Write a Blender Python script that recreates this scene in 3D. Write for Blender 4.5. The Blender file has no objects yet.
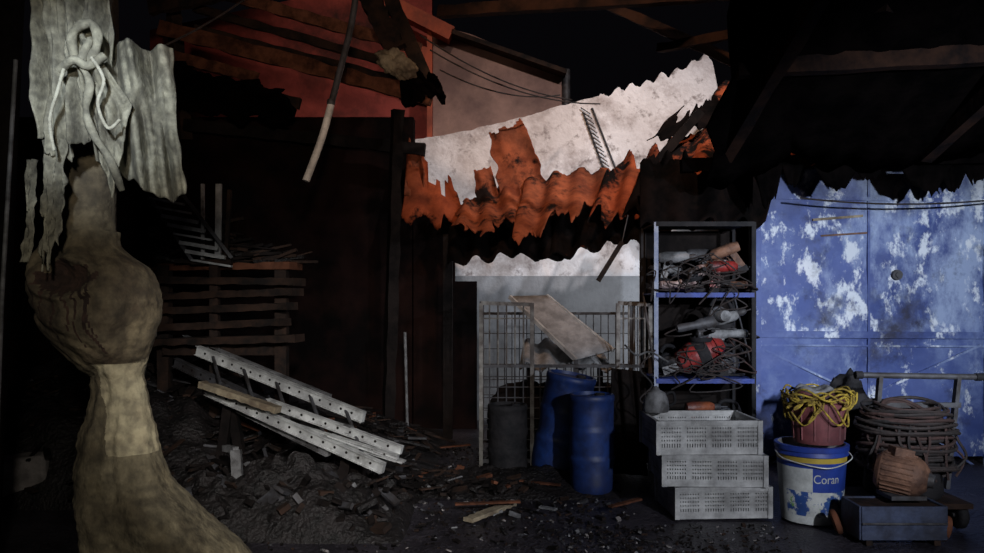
import bpy, math, random
from mathutils import Vector, Matrix, Euler, noise
random.seed(7)
sc=bpy.context.scene
try: sc.view_settings.view_transform='Standard'
except Exception: pass
F=765.0; H=1.1
def S(px,py,d): # places a point by its image pixel at an assumed depth -> world metres
    return Vector(((px-492)*d/F, d, H-(py-300)*d/F))
def G(px,d): return Vector(((px-492)*d/F,d,0))
# ---------------- materials
MATS={}
def mat(name,c1,c2=None,scale=6,rough=0.8,metal=0.0,lo=0.4,hi=0.6,bump=0.3,c3=None,s3=2,lo3=.5,hi3=.6,detail=8,stretch=(1,1,1),bscale=None,mottle=None,spec=None,grime=0,gs=3):
    if name in MATS: return MATS[name]
    m=bpy.data.materials.new(name); m.use_nodes=True; nt=m.node_tree; N=nt.nodes; L=nt.links
    b=N['Principled BSDF']; b.inputs['Roughness'].default_value=rough; b.inputs['Metallic'].default_value=metal
    if spec is not None: b.inputs['Specular IOR Level'].default_value=spec
    tc=N.new('ShaderNodeTexCoord'); mp=N.new('ShaderNodeMapping'); mp.inputs['Scale'].default_value=stretch
    L.new(tc.outputs['Object'],mp.inputs[0])
    if c2 is None: c2=tuple(x*0.6 for x in c1)
    nz=N.new('ShaderNodeTexNoise'); nz.inputs['Scale'].default_value=scale; nz.inputs['Detail'].default_value=detail; nz.inputs['Roughness'].default_value=.65
    L.new(mp.outputs[0],nz.inputs['Vector'])
    r=N.new('ShaderNodeValToRGB'); r.color_ramp.elements[0].position=lo; r.color_ramp.elements[1].position=hi
    r.color_ramp.elements[0].color=(*c1,1); r.color_ramp.elements[1].color=(*c2,1)
    L.new(nz.outputs[0],r.inputs[0]); out=r.outputs[0]
    if c3 is not None:
        n3=N.new('ShaderNodeTexNoise'); n3.inputs['Scale'].default_value=s3; n3.inputs['Detail'].default_value=10; n3.inputs['Roughness'].default_value=.7
        mp3=N.new('ShaderNodeMapping'); mp3.inputs['Location'].default_value=(3.1,7.7,1.3); mp3.inputs['Scale'].default_value=stretch
        L.new(tc.outputs['Object'],mp3.inputs[0]); L.new(mp3.outputs[0],n3.inputs['Vector'])
        r3=N.new('ShaderNodeValToRGB'); r3.color_ramp.elements[0].position=lo3; r3.color_ramp.elements[1].position=hi3
        L.new(n3.outputs[0],r3.inputs[0])
        mx=N.new('ShaderNodeMixRGB'); mx.inputs[2].default_value=(*c3,1)
        L.new(r3.outputs[0],mx.inputs[0]); L.new(out,mx.inputs[1]); out=mx.outputs[0]
    if mottle:
        nm=N.new('ShaderNodeTexNoise'); nm.inputs['Scale'].default_value=mottle; nm.inputs['Detail'].default_value=4; L.new(tc.outputs['Object'],nm.inputs['Vector'])
        rm=N.new('ShaderNodeValToRGB'); rm.color_ramp.elements[0].position=.35; rm.color_ramp.elements[1].position=.6; rm.color_ramp.elements[0].color=(.45,.45,.47,1); rm.color_ramp.elements[1].color=(1,1,1,1)
        L.new(nm.outputs[0],rm.inputs[0]); mm=N.new('ShaderNodeMixRGB'); mm.blend_type='MULTIPLY'; mm.inputs[0].default_value=.8; L.new(out,mm.inputs[1]); L.new(rm.outputs[0],mm.inputs[2]); out=mm.outputs[0]
    if grime: # soot film settled in patches
        ng=N.new('ShaderNodeTexNoise'); ng.inputs['Scale'].default_value=gs; ng.inputs['Detail'].default_value=12; ng.inputs['Roughness'].default_value=.75
        mg=N.new('ShaderNodeMapping'); mg.inputs['Location'].default_value=(11,5,8); L.new(tc.outputs['Object'],mg.inputs[0]); L.new(mg.outputs[0],ng.inputs['Vector'])
        rg=N.new('ShaderNodeMapRange'); rg.inputs[1].default_value=.40; rg.inputs[2].default_value=.68; rg.inputs[4].default_value=grime; L.new(ng.outputs[0],rg.inputs[0])
        mk=N.new('ShaderNodeMixRGB'); mk.inputs[2].default_value=(.02,.017,.016,1); L.new(rg.outputs[0],mk.inputs[0]); L.new(out,mk.inputs[1]); out=mk.outputs[0]
    L.new(out,b.inputs['Base Color'])
    if bump>0:
        bn=N.new('ShaderNodeTexNoise'); bn.inputs['Scale'].default_value=bscale or scale*4; bn.inputs['Detail'].default_value=6
        L.new(mp.outputs[0],bn.inputs['Vector'])
        bp=N.new('ShaderNodeBump'); bp.inputs['Strength'].default_value=bump; bp.inputs['Distance'].default_value=.02
        L.new(bn.outputs[0],bp.inputs['Height']); L.new(bp.outputs[0],b.inputs['Normal'])
    MATS[name]=m; return m
asphalt=mat('wet_sooty_asphalt',(.022,.019,.025),(.060,.053,.066),scale=3,rough=.40,bump=1.0,bscale=45,c3=(.17,.165,.18),s3=40,lo3=.58,hi3=.70,mottle=90)
soot=mat('soot',(.006,.005,.005),(.016,.012,.011),scale=5,rough=.9,spec=.1)
wetash=mat('wet_ash',(.008,.007,.007),(.022,.018,.018),scale=14,rough=.5,bump=1,bscale=50,spec=.35)
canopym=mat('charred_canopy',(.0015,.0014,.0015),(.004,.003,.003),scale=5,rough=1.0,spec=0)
canopybeam=mat('charred_roof_beam',(.006,.004,.004),(.03,.014,.009),scale=4,rough=.9,spec=.1)
sootwall=mat('soot_wall',(.005,.004,.004),(.016,.008,.007),scale=2,rough=.95,spec=.02)
charwood=mat('charred_wood',(.012,.009,.008),(.042,.023,.016),scale=6,rough=.85,spec=.2)
oldwood=mat('old_wood',(.18,.07,.04),(.06,.025,.015),scale=7,rough=.9,spec=.1)
palewood=mat('pale_wood',(.42,.35,.24),(.20,.15,.10),scale=9,rough=.8,grime=.7,gs=8)
rust=mat('burnt_orange_sheet',(.38,.085,.032),(.17,.036,.016),scale=5,rough=.9,lo=.35,hi=.65,c3=(.007,.005,.0045),s3=1.8,lo3=.50,hi3=.56,spec=.1)
rust2=mat('burnt_orange_sheet_clean',(.42,.115,.05),(.19,.045,.02),scale=6,rough=.9,lo=.35,hi=.65,c3=(.012,.007,.006),s3=2.4,lo3=.55,hi3=.62,spec=.1,grime=.55,gs=5)
blacksheet=mat('burnt_black_sheet',(.003,.0027,.0027),(.009,.006,.0055),scale=5,rough=.95,c3=(.13,.032,.014),s3=1.8,lo3=.62,hi3=.67,spec=.03)
greysheet=mat('fibre_cement_sheet',(.38,.38,.39),(.22,.22,.225),scale=8,rough=.85,grime=.4,gs=6)
redwall=mat('red_painted_wall',(.40,.07,.055),(.24,.04,.032),scale=3,rough=.85,c3=(.04,.015,.012),s3=1.0,lo3=.48,hi3=.66)
tanwall=mat('tan_painted_wall',(.36,.22,.18),(.20,.12,.105),scale=1.5,rough=.85,grime=.4,gs=1.5)
orangetrim=mat('orange_trim',(.44,.08,.03),(.24,.045,.02),scale=4,rough=.7)
steel=mat('galvanised_steel',(.66,.67,.66),(.36,.36,.36),scale=9,rough=.45,metal=.1,bump=.1,c3=(.10,.09,.08),s3=6,lo3=.54,hi3=.72)
darksteel=mat('dark_steel',(.08,.08,.09),(.035,.03,.03),scale=10,rough=.6,metal=.2,bump=.1)
cagewire=mat('dull_wire',(.34,.33,.31),(.12,.10,.09),scale=10,rough=.6,metal=.1,bump=.1,grime=.6,gs=6)
bluepl=mat('blue_plastic',(.018,.060,.26),(.010,.032,.15),scale=4,rough=.5,bump=.1,c3=(.10,.15,.30),s3=9,lo3=.58,hi3=.76,mottle=14,grime=.6,gs=5)
bluepaint=mat('blue_shelf_paint',(.03,.07,.38),(.02,.04,.22),scale=8,rough=.6,grime=.5,gs=9)
postlit=mat('pale_lit_post',(.42,.45,.55),(.22,.26,.40),scale=12,rough=.7)  # one pale shelf post, coloured to stand in for the lit wall edge
blackpl=mat('black_plastic',(.012,.012,.014),(.025,.023,.025),scale=9,rough=.75,spec=.2)
whitepl=mat('white_plastic',(.62,.62,.61),(.46,.46,.46),scale=5,rough=.6,bump=.08,c3=(.16,.15,.14),s3=4,lo3=.50,hi3=.74,grime=.75,gs=5)
polelit=mat('pale_lit_pipe',(.85,.82,.78),(.5,.48,.46),scale=9,rough=.7)  # lower pole end, the light on it put into the colour
redpl=mat('red_plastic',(.34,.025,.022),(.08,.01,.01),scale=8,rough=.5,grime=.6,gs=12)
orangepl=mat('orange_plastic',(.30,.08,.03),(.12,.03,.02),scale=8,rough=.5,grime=.6,gs=12)
greypl=mat('grey_plastic',(.28,.28,.29),(.08,.078,.08),scale=8,rough=.6,grime=.5,gs=12)
pinkpl=mat('pinkish_plastic',(.62,.48,.46),(.20,.12,.115),scale=10,rough=.6,grime=.6,gs=12)
yellowr=mat('yellow_rope',(.52,.37,.04),(.16,.10,.015),scale=30,rough=.85,grime=.5,gs=10)
maroon=mat('maroon_plastic',(.22,.06,.065),(.11,.03,.035),scale=6,rough=.7,bump=.1,grime=.5,gs=7)
brownm=mat('brown_motor_casing',(.26,.13,.08),(.09,.042,.027),scale=10,rough=.7,grime=.4,gs=8)
cabl=mat('cable_rubber',(.016,.013,.013),(.035,.024,.022),scale=12,rough=.75)
cabl2=mat('cable_rubber_brown',(.06,.03,.026),(.028,.016,.014),scale=12,rough=.8)
blueboard=mat('blue_painted_wood',(.06,.08,.15),(.025,.033,.065),scale=9,rough=.75,grime=.6,gs=6)
lblwhite=mat('label_white',(.66,.68,.66),(.50,.52,.52),scale=6,rough=.5,bump=.03,grime=.5,gs=7)
lblblue=mat('label_blue',(.02,.055,.32),(.012,.03,.20),scale=6,rough=.5,bump=.03)
lblyel=mat('label_yellow',(.5,.36,.05),(.35,.25,.04),scale=6,rough=.5,bump=.03)
lblart=mat('label_artwork',(.64,.66,.64),(.03,.09,.32),scale=16,rough=.5,bump=.03,lo=.50,hi=.54,c3=(.2,.42,.12),s3=18,lo3=.60,hi3=.62,grime=.4,gs=9)
clothm=mat('dirty_canvas',(.50,.475,.36),(.32,.30,.22),scale=9,rough=.95,bump=.25,bscale=60,c3=(.12,.105,.075),s3=4,lo3=.48,hi3=.70,mottle=35,grime=.6,gs=5)
cordm=mat('pale_cord',(.52,.50,.40),(.35,.33,.26),scale=30,rough=.95)
bark=mat('sooty_canvas_wrap',(.36,.305,.195),(.20,.165,.10),scale=5,rough=.95,bump=.6,bscale=30,c3=(.10,.075,.045),s3=3.2,lo3=.45,hi3=.66,stretch=(1.4,1.4,.8),mottle=28,grime=.65,gs=4)
barkpale=mat('pale_canvas_wrap',(.60,.53,.35),(.40,.34,.22),scale=5,rough=.95,bump=.5,bscale=30,mottle=28,grime=.3,gs=6)
barkup=mat('scorched_canvas_wrap',(.27,.215,.13),(.13,.10,.06),scale=5,rough=.95,bump=.6,bscale=30,c3=(.07,.045,.028),s3=4,lo3=.48,hi3=.66,mottle=28,grime=.6,gs=5)
wound=mat('burn_stain',(.065,.034,.024),(.025,.014,.011),scale=14,rough=.95,bump=.6)
concrete=mat('concrete_chunk',(.30,.27,.26),(.16,.145,.14),scale=10,rough=.9)
def mixn(N,L,f,a,c):
    x=N.new('ShaderNodeMixRGB')
    if isinstance(f,(int,float)): x.inputs[0].default_value=f
    else: L.new(f,x.inputs[0])
    for i,q in((1,a),(2,c)):
        if isinstance(q,tuple): x.inputs[i].default_value=(*q,1)
        else: L.new(q,x.inputs[i])
    return x.outputs[0]
def nzn(N,L,tc,s,l,h,loc=(0,0,0),det=10,sc=(1,1,1)):
    mp=N.new('ShaderNodeMapping'); mp.inputs['Location'].default_value=loc; mp.inputs['Scale'].default_value=sc; L.new(tc.outputs['Object'],mp.inputs[0])
    n=N.new('ShaderNodeTexNoise'); n.inputs['Scale'].default_value=s; n.inputs['Detail'].default_value=det; n.inputs['Roughness'].default_value=.7; L.new(mp.outputs[0],n.inputs[0])
    r=N.new('ShaderNodeMapRange'); r.inputs[1].default_value=l; r.inputs[2].default_value=h; L.new(n.outputs[0],r.inputs[0]); return r.outputs[0]
def bumpn(N,L,tc,b,s,st):
    n=N.new('ShaderNodeTexNoise'); n.inputs['Scale'].default_value=s; bp=N.new('ShaderNodeBump'); bp.inputs['Strength'].default_value=st; bp.inputs['Distance'].default_value=.02
    L.new(tc.outputs['Object'],n.inputs[0]); L.new(n.outputs[0],bp.inputs['Height']); L.new(bp.outputs[0],b.inputs['Normal'])
def wall_mat():
    m=bpy.data.materials.new('white_plaster_wall'); m.use_nodes=True; nt=m.node_tree; N=nt.nodes; L=nt.links; b=N['Principled BSDF']; b.inputs['Roughness'].default_value=.9
    tc=N.new('ShaderNodeTexCoord')
    c=mixn(N,L,nzn(N,L,tc,1.5,.4,.65),(.82,.80,.82),(.54,.50,.50))
    c=mixn(N,L,nzn(N,L,tc,2.2,.48,.64,(4,2,1)),c,(.34,.29,.28))
    c=mixn(N,L,nzn(N,L,tc,7,.54,.66,(1,2,7)),c,(.20,.165,.16))
    sx=N.new('ShaderNodeSeparateXYZ'); L.new(tc.outputs['Object'],sx.inputs[0])
    ls=N.new('ShaderNodeMath'); ls.operation='LESS_THAN'; ls.inputs[1].default_value=1.32; L.new(sx.outputs[2],ls.inputs[0])
    d=mixn(N,L,nzn(N,L,tc,3,.4,.65,(3,3,3)),(.30,.305,.32),(.19,.19,.20))
    c=mixn(N,L,ls.outputs[0],c,d)
    L.new(c,b.inputs['Base Color']); bumpn(N,L,tc,b,30,.3)
    return m
whitewall=wall_mat()
def gate_mat(name,amt):
    m=bpy.data.materials.new(name); m.use_nodes=True; nt=m.node_tree; N=nt.nodes; L=nt.links; b=N['Principled BSDF']; b.inputs['Roughness'].default_value=.6
    tc=N.new('ShaderNodeTexCoord')
    c=mixn(N,L,nzn(N,L,tc,1.3,.38,.62),(.042,.07,.24),(.09,.135,.38))
    c=mixn(N,L,nzn(N,L,tc,2.2,.48-amt,.68-amt,(5,1,2),12),c,(.20,.27,.50))
    c=mixn(N,L,nzn(N,L,tc,1.5,.51-amt,.60-amt,(9,4,3),14,(1,1,.55)),c,(.33,.41,.62))
    c=mixn(N,L,nzn(N,L,tc,6,.54-amt,.60-amt,(2,8,3),14,(1,1,.6)),c,(.74,.79,.88))
    c=mixn(N,L,nzn(N,L,tc,3,.54,.70,(7,8,3),12),c,(.018,.021,.06))
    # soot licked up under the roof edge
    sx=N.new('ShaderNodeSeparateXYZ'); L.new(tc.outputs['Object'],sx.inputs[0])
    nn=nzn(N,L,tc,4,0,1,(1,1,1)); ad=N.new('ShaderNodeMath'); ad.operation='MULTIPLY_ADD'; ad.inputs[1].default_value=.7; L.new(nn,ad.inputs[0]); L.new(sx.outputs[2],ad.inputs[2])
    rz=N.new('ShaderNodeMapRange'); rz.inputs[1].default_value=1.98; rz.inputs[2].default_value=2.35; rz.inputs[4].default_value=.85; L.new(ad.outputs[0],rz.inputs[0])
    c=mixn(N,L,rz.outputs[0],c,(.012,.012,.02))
    L.new(c,b.inputs['Base Color']); bumpn(N,L,tc,b,9,.35); return m
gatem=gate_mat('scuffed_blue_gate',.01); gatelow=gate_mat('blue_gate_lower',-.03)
# ---------------- mesh builder
class M:
    def __init__(s,name): s.n=name; s.v=[]; s.f=[]; s.mi=[]; s.sm=[]; s.ms=[]
    def idx(s,m):
        if m not in s.ms: s.ms.append(m)
        return s.ms.index(m)
    def add(s,vs,fs,m,smooth=False):
        o=len(s.v); s.v+= [Vector(v) for v in vs]
        for k,f in enumerate(fs):
            s.f.append([o+i for i in f]); s.mi.append(s.idx(m[k] if isinstance(m,list) else m)); s.sm.append(smooth)
    def box(s,c,sz,m,rot=(0,0,0)):
        R=Euler([math.radians(a) for a in rot]).to_matrix(); c=Vector(c); vs=[]
        for z in(-.5,.5):
            for y in(-.5,.5):
                for x in(-.5,.5): vs.append(c+R@Vector((x*sz[0],y*sz[1],z*sz[2])))
        s.add(vs,[(0,2,3,1),(4,5,7,6),(0,1,5,4),(2,6,7,3),(0,4,6,2),(1,3,7,5)],m)
    def beam(s,a,b,w,h,m,up=(0,0,1)):
        a=Vector(a);b=Vector(b);d=(b-a).normalized(); u=Vector(up)
        if abs(d.dot(u))>.95:u=Vector((1,0,0))
        x=d.cross(u).normalized(); z=x.cross(d)
        vs=[p+x*i*w/2+z*j*h/2 for p in(a,b) for i,j in((-1,-1),(1,-1),(1,1),(-1,1))]
        s.add(vs,[(3,2,1,0),(4,5,6,7),(0,1,5,4),(1,2,6,5),(2,3,7,6),(3,0,4,7)],m)
    def rough(s,a,b,w,h,m,seed=0,K=14,amp=.25): # charred irregular timber
        a=Vector(a);b=Vector(b);d=(b-a).normalized(); x=d.cross(Vector((0,0,1))).normalized(); z=x.cross(d); vs=[];fs=[]
        for i in range(K+1):
            t=i/K; p=a.lerp(b,t)
            for q,(ii,jj) in enumerate(((-1,-1),(1,-1),(1,1),(-1,1))):
                n=1-amp*abs(noise.noise(Vector((t*7,q*3,seed))))*2; vs.append(p+x*ii*w/2*n+z*jj*h/2*n)
        for i in range(K):
            for q in range(4): fs.append((i*4+q,i*4+(q+1)%4,i*4+4+(q+1)%4,i*4+4+q))
        fs+= [(3,2,1,0),tuple(K*4+q for q in range(4))]; s.add(vs,fs,m)
    def tube(s,pts,r,m,n=8,closed=False):
        pts=[Vector(p) for p in pts]; K=len(pts); vs=[]; fs=[]; px=None
        for i,p in enumerate(pts):
            if closed: d=pts[(i+1)%K]-pts[i-1]
            else: d=pts[min(i+1,K-1)]-pts[max(i-1,0)]
            d.normalize()
            if px is None:
                u=Vector((0,0,1)) if abs(d.z)<.9 else Vector((1,0,0)); x=d.cross(u).normalized()
            else: x=(px-d*px.dot(d)).normalized()
            px=x; y=d.cross(x); rr=r[i] if isinstance(r,(list,tuple)) else r
            for k in range(n):
                a=2*math.pi*k/n; vs.append(p+(x*math.cos(a)+y*math.sin(a))*rr)
        for i in range(K if closed else K-1):
            for k in range(n):
                a=i*n+k;b=i*n+(k+1)%n;j=((i+1)%K)*n; fs.append((a,b,j+(k+1)%n,j+k))
        if not closed: fs.append(tuple(range(n))[::-1]); fs.append(tuple((K-1)*n+k for k in range(n)))
        s.add(vs,fs,m,True)
    def lathe(s,prof,c,m,n=32,R=None,fn=None):
        c=Vector(c);R=R or Matrix.Identity(3); vs=[];fs=[];mm=[]
        for r,z in prof:
            for k in range(n):
                a=2*math.pi*k/n; vs.append(c+R@Vector((r*math.cos(a),r*math.sin(a),z)))
        for i in range(len(prof)-1):
            for k in range(n):
                fs.append((i*n+k,i*n+(k+1)%n,(i+1)*n+(k+1)%n,(i+1)*n+k))
                mm.append(fn(2*math.pi*(k+.5)/n,(prof[i][1]+prof[i+1][1])/2,i) if fn else m)
        s.add(vs,fs,mm,True)
    def cyl(s,a,b,r,m,n=20,r2=None):
        s.tube([Vector(a),Vector(b)],[r,r if r2 is None else r2],m,n)
    def patch(s,P,nu,nv,m,off=None,lo=None,hi=None,smooth=True,le=None,re=None):
        P=[Vector(p) for p in P]; nrm=(P[1]-P[0]).cross(P[3]-P[0]).normalized(); vs=[];fs=[]
        for j in range(nv+1):
            for i in range(nu+1):
                u=i/nu; l=lo(u) if lo else 0; h=hi(u) if hi else 1; v=l+(h-l)*j/nv
                if le or re:
                    a=le(v) if le else 0; b=re(v) if re else 1; u2=a+(b-a)*u
                else: u2=u
                p=(P[0]*(1-u2)+P[1]*u2)*(1-v)+(P[3]*(1-u2)+P[2]*u2)*v
                vs.append(p+nrm*(off(u2,v) if off else 0))
        for j in range(nv):
            for i in range(nu):
                a=j*(nu+1)+i; fs.append((a,a+1,a+nu+2,a+nu+1))
        s.add(vs,fs,m,smooth)
    def done(s,thick=0,bevel=0,origin=True,parent=None):
        o=Vector((0,0,0))
        if origin:
            o=Vector(((min(v.x for v in s.v)+max(v.x for v in s.v))/2,(min(v.y for v in s.v)+max(v.y for v in s.v))/2,min(v.z for v in s.v)))
        me=bpy.data.meshes.new(s.n); me.from_pydata([v-o for v in s.v],[],s.f)
        for m in s.ms: me.materials.append(m)
        me.polygons.foreach_set('material_index',s.mi); me.polygons.foreach_set('use_smooth',s.sm)
        me.update(); me.set_sharp_from_angle(angle=math.radians(50))
        ob=bpy.data.objects.new(s.n,me); ob.location=o; sc.collection.objects.link(ob)
        if thick: md=ob.modifiers.new('thickness','SOLIDIFY'); md.thickness=thick; md.offset=0
        if bevel: md=ob.modifiers.new('edge_bevel','BEVEL'); md.width=bevel; md.segments=2; md.limit_method='ANGLE'
        return ob
def nz1(x,seed=0): return noise.noise(Vector((x,seed*3.7,seed*1.3)))
def jag(base,amp,freq,seed,steps=40):
    def f(u):
        q=round(u*steps)/steps
        return base+amp*(nz1(q*freq,seed)*1.4+.35*nz1(q*freq*4,seed+5))
    return f
def tear(base,amp,freq,seed):
    return lambda u: base+amp*(nz1(u*freq,seed)*1.3+.3*nz1(u*freq*3.3,seed+5)+.12*nz1(u*freq*9,seed+9))
def crv(pts,n=8):
    pts=[Vector(p) for p in pts]; out=[]
    for i in range(len(pts)-1):
        p0=pts[max(i-1,0)];p1=pts[i];p2=pts[i+1];p3=pts[min(i+2,len(pts)-1)]
        for k in range(n):
            t=k/n; out.append(.5*((2*p1)+(p2-p0)*t+(2*p0-5*p1+4*p2-p3)*t*t+(3*p1-p0-3*p2+p3)*t**3))
    out.append(pts[-1]); return out
# ---------------- ground
m=M('floor')
def gh(u,v): return 0.012*noise.noise(Vector((u*30,v*30,0)))
m.patch([(-7,-1,0),(6,-1,0),(6,11,0),(-7,11,0)],80,80,asphalt,off=gh); m.done(origin=False)
# ---------------- back wall
m=M('wall_back'); Y=7.0
base=[(404,164),(412,140),(470,130),(520,118),(560,106),(600,96),(640,84),(680,70),(706,56),(713,60),(717,85),(722,110)]
def tline(x):
    for i in range(len(base)-1):
        if base[i][0]<=x<=base[i+1][0]:
            t=(x-base[i][0])/(base[i+1][0]-base[i][0]); return base[i][1]*(1-t)+base[i+1][1]*t
    return base[-1][1]
tp=[]
for i in range(200):
    x=404+(722-404)*i/199; y=tline(x)
    if x>600: y+=2.6*math.sin((x-575)*2*math.pi/15)+3*nz1(x*.12,3)+2*nz1(x*.4,6)
    else: y+=1.2*nz1(x*.15,2)
    tp.append(S(x,y,Y))
vs=[];fs=[]
for p in tp: vs+= [p,Vector((p.x,Y,0)),p+Vector((0,.15,0)),Vector((p.x,Y+.15,0))]
for i in range(len(tp)-1):
    a=i*4; fs+=[(a+1,a+5,a+4,a),(a+2,a+6,a+7,a+3),(a,a+4,a+6,a+2)]
fs+=[(1,0,2,3),(len(vs)-3,len(vs)-1,len(vs)-2,len(vs)-4)]
m.add(vs,fs,whitewall); m.done(origin=False)
m=M('wall_left'); m.box((-2.56,6.6,1.33),(3.78,.15,2.66),sootwall); m.box((-.5,6.6,.98),(.36,.15,1.96),sootwall); m.box((-.23,6.6,.63),(.20,.14,1.26),sootwall); m.box((-4.5,5.0,1.5),(.15,3.3,3.0),sootwall); m.done(origin=False)
m=M('wall_right'); m.box((2.6,7.07,1.5),(1.0,.15,3.0),sootwall); m.done(origin=False)
# ---------------- neighbouring building top left
m=M('neighbouring_building'); D=9.0
def quad(m,pts,mt,t=.2):
    a=[Vector(p) for p in pts]; b=[p+Vector((0,t,0)) for p in a]; k=len(a)
    m.add(a+b,[tuple(range(k))[::-1],tuple(range(k,2*k))]+[(i,(i+1)%k,(i+1)%k+k,i+k) for i in range(k)],mt)
quad(m,[S(a,b,D) for a,b in [(432,300),(432,24),(470,34),(562,72),(562,300)]],tanwall)
quad(m,[S(*p) for p in [(150,300,D+.3),(150,30,D+.3),(432,-30,D+.3),(432,300,D+.3)]],redwall)
m.beam(S(385,2,D-.1),S(452,36,D-.1),.2,.16,orangetrim); m.beam(S(452,34,D-.1),S(566,74,D-.1),.2,.05,charwood)
m.beam(S(430,20,D-.05),S(430,300,D-.05),.12,.06,orangetrim)
quad(m,[S(395,40,D-.12),S(430,48,D-.12),S(430,80,D-.12),S(395,72,D-.12)],orangetrim,.1)
m.cyl(S(566,70,D),S(566,300,D),.05,darksteel,10)
m.done(origin=False)
m=M('burnt_roof_rafters')
for i,(a,b,w,h,mt) in enumerate([((160,28,6),(432,98,5.6),.05,.12,oldwood),((165,54,6.1),(256,78,5.8),.06,.09,oldwood),((195,8,6.2),(415,70,5.9),.05,.07,charwood),((195,30,6.2),(425,88,5.9),.05,.08,charwood),((225,-6,6.3),(420,50,6),.05,.10,oldwood),
    ((165,70,6.3),(300,104,6.2),.05,.09,charwood),((150,122,6.4),(425,150,6.3),.08,.10,soot),((200,40,6.3),(300,66,6.2),.06,.06,soot),
    ((378,-30,5.6),(432,95,5.6),.09,.11,charwood),((356,-30,5.5),(396,50,5.5),.09,.16,charwood),((170,-30,6.3),(185,140,6.4),.08,.1,charwood),((150,8,6.0),(290,-20,5.9),.06,.12,charwood)]):
    m.rough(S(*a),S(*b),w,h,mt,i)
m.rough(S(155,80,6.4),G(155,6.45)+Vector((.01,.01,0)),.1,.1,soot,3); m.rough(S(398,110,5.9),G(388,6.2),.09,.09,soot,5)
m.done()
m=M('charred_roof_board')
m.patch([S(178,66,5.9),S(286,92,5.7),S(288,126,6.0),S(170,108,6.2)],50,8,canopym,off=lambda u,v:.02*noise.noise(Vector((u*12,v*3,0))),hi=tear(1,.3,6,3),lo=tear(0,.2,5,13),le=tear(0,.1,5,3),re=tear(1,.1,5,4))
m.patch([S(398,70,5.4),S(436,74,5.4),S(446,98,5.5),S(402,104,5.5)],30,10,canopym,off=lambda u,v:.03*noise.noise(Vector((u*5,v*5,0))),hi=tear(1,.4,6,33),lo=tear(0,.4,5,43)); m.done(thick=.02)
m=M('hanging_steel_pole')
m.tube(crv([S(358,-30,4.3),S(352,22,4.3),S(331,105,4.2)],4),.018,darksteel,10)
m.tube(crv([S(331,105,4.2),S(322,138,4.18),S(306,181,4.15)],4),.020,polelit,12); m.lathe([(.02,0),(.025,.01),(.02,.03)],S(331,105,4.2),darksteel,12); m.done()
m=M('crumpled_yellow_foam')
P=S(396,64,5.3); vs=[];fs=[];n1=40;n2=24
for j in range(n2+1):
    for i in range(n1):
        a=2*math.pi*i/n1;t=math.pi*j/n2; d=Vector((math.sin(t)*math.cos(a)*.13,math.sin(t)*math.sin(a)*.08,math.cos(t)*.075)); q=1+.6*noise.noise(d*14+Vector((3,1,1)))+.3*noise.noise(d*40)
        vs.append(P+Euler((0,.6,0)).to_matrix()@(d*q))
for j in range(n2):
    for i in range(n1): fs.append((j*n1+i,j*n1+(i+1)%n1,(j+1)*n1+(i+1)%n1,(j+1)*n1+i))
m.add(vs,fs,palewood,True); m.done()
# ---------------- collapsed roof
m=M('collapsed_corrugated_roof')
W=lambda k,a=.02,s=1:(lambda u,v:a*math.sin(u*2*math.pi*k)+.04*noise.noise(Vector((u*3,v*2,k*s))))
m.patch([S(448,262,5.6),S(565,258,5.4),S(560,205,6.3),S(450,212,6.5)],140,10,blacksheet,off=W(5,.028),lo=tear(.0,.10,5,4))
m.patch([S(548,262,5.35),S(656,240,5.2),S(664,180,6.2),S(556,205,6.3)],140,10,blacksheet,off=W(4,.028,2),lo=tear(.03,.12,5,14))
m.patch([S(452,236,5.5),S(536,236,5.4),S(520,188,6.1),S(464,200,6.2)],80,14,rust2,off=W(3,.022),hi=tear(1,.22,4,4),le=tear(0,.12,5,7),lo=tear(.16,.45,6,71))
m.patch([S(512,236,5.4),S(612,228,5.3),S(612,172,6.05),S(524,184,6.1)],100,14,rust2,off=W(3.5,.022,2),hi=tear(1.,.16,4,14),lo=tear(.24,.45,7,72))
m.patch([S(585,232,5.25),S(666,222,5.2),S(672,142,6.0),S(606,172,6.0)],90,12,rust,off=W(3,.022),hi=tear(1,.25,5,24),lo=tear(.15,.3,6,73))
m.patch([S(402,212,6.2),S(468,228,6.1),S(458,188,6.3),S(410,140,6.4)],60,10,rust,off=W(2,.015),hi=jag(.85,.45,7,8,12),lo=tear(0,.2,9,18))
m.patch([S(404,195,6.25),S(425,200,6.25),S(420,146,6.35),S(408,140,6.4)],16,8,rust2,off=W(1,.01),hi=tear(.95,.2,4,9),re=tear(1,.15,5,4))
m.patch([S(504,222,6.1),S(558,214,6.1),S(521,119,6.2),S(489,130,6.2)],60,24,rust2,off=W(1,.012),hi=jag(.97,.05,12,9,9),re=tear(1,.10,6,6),le=tear(0,.10,6,3))
m.patch([S(478,215,6.15),S(504,215,6.15),S(490,164,6.2),S(474,170,6.2)],20,12,rust2,off=W(1,.01),hi=jag(.95,.08,7,19,5),le=tear(0,.15,5,30))
m.patch([S(655,190,5.6),S(800,190,5.2),S(815,95,5.8),S(668,135,6.2)],140,12,rust,off=W(4,.022),hi=tear(.9,.4,6,13),lo=tear(0,.2,6,23))
m.patch([S(622,218,5.3),S(745,215,5.0),S(720,140,5.5),S(646,160,5.8)],140,10,blacksheet,off=W(4,.025),hi=tear(.85,.5,5,33),lo=tear(0,.2,6,43))
m.patch([S(690,168,4.95),S(815,165,4.8),S(820,125,5.3),S(700,138,5.4)],100,10,rust,off=W(3,.022),hi=tear(.8,.5,5,133),lo=tear(0,.4,6,143))
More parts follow.
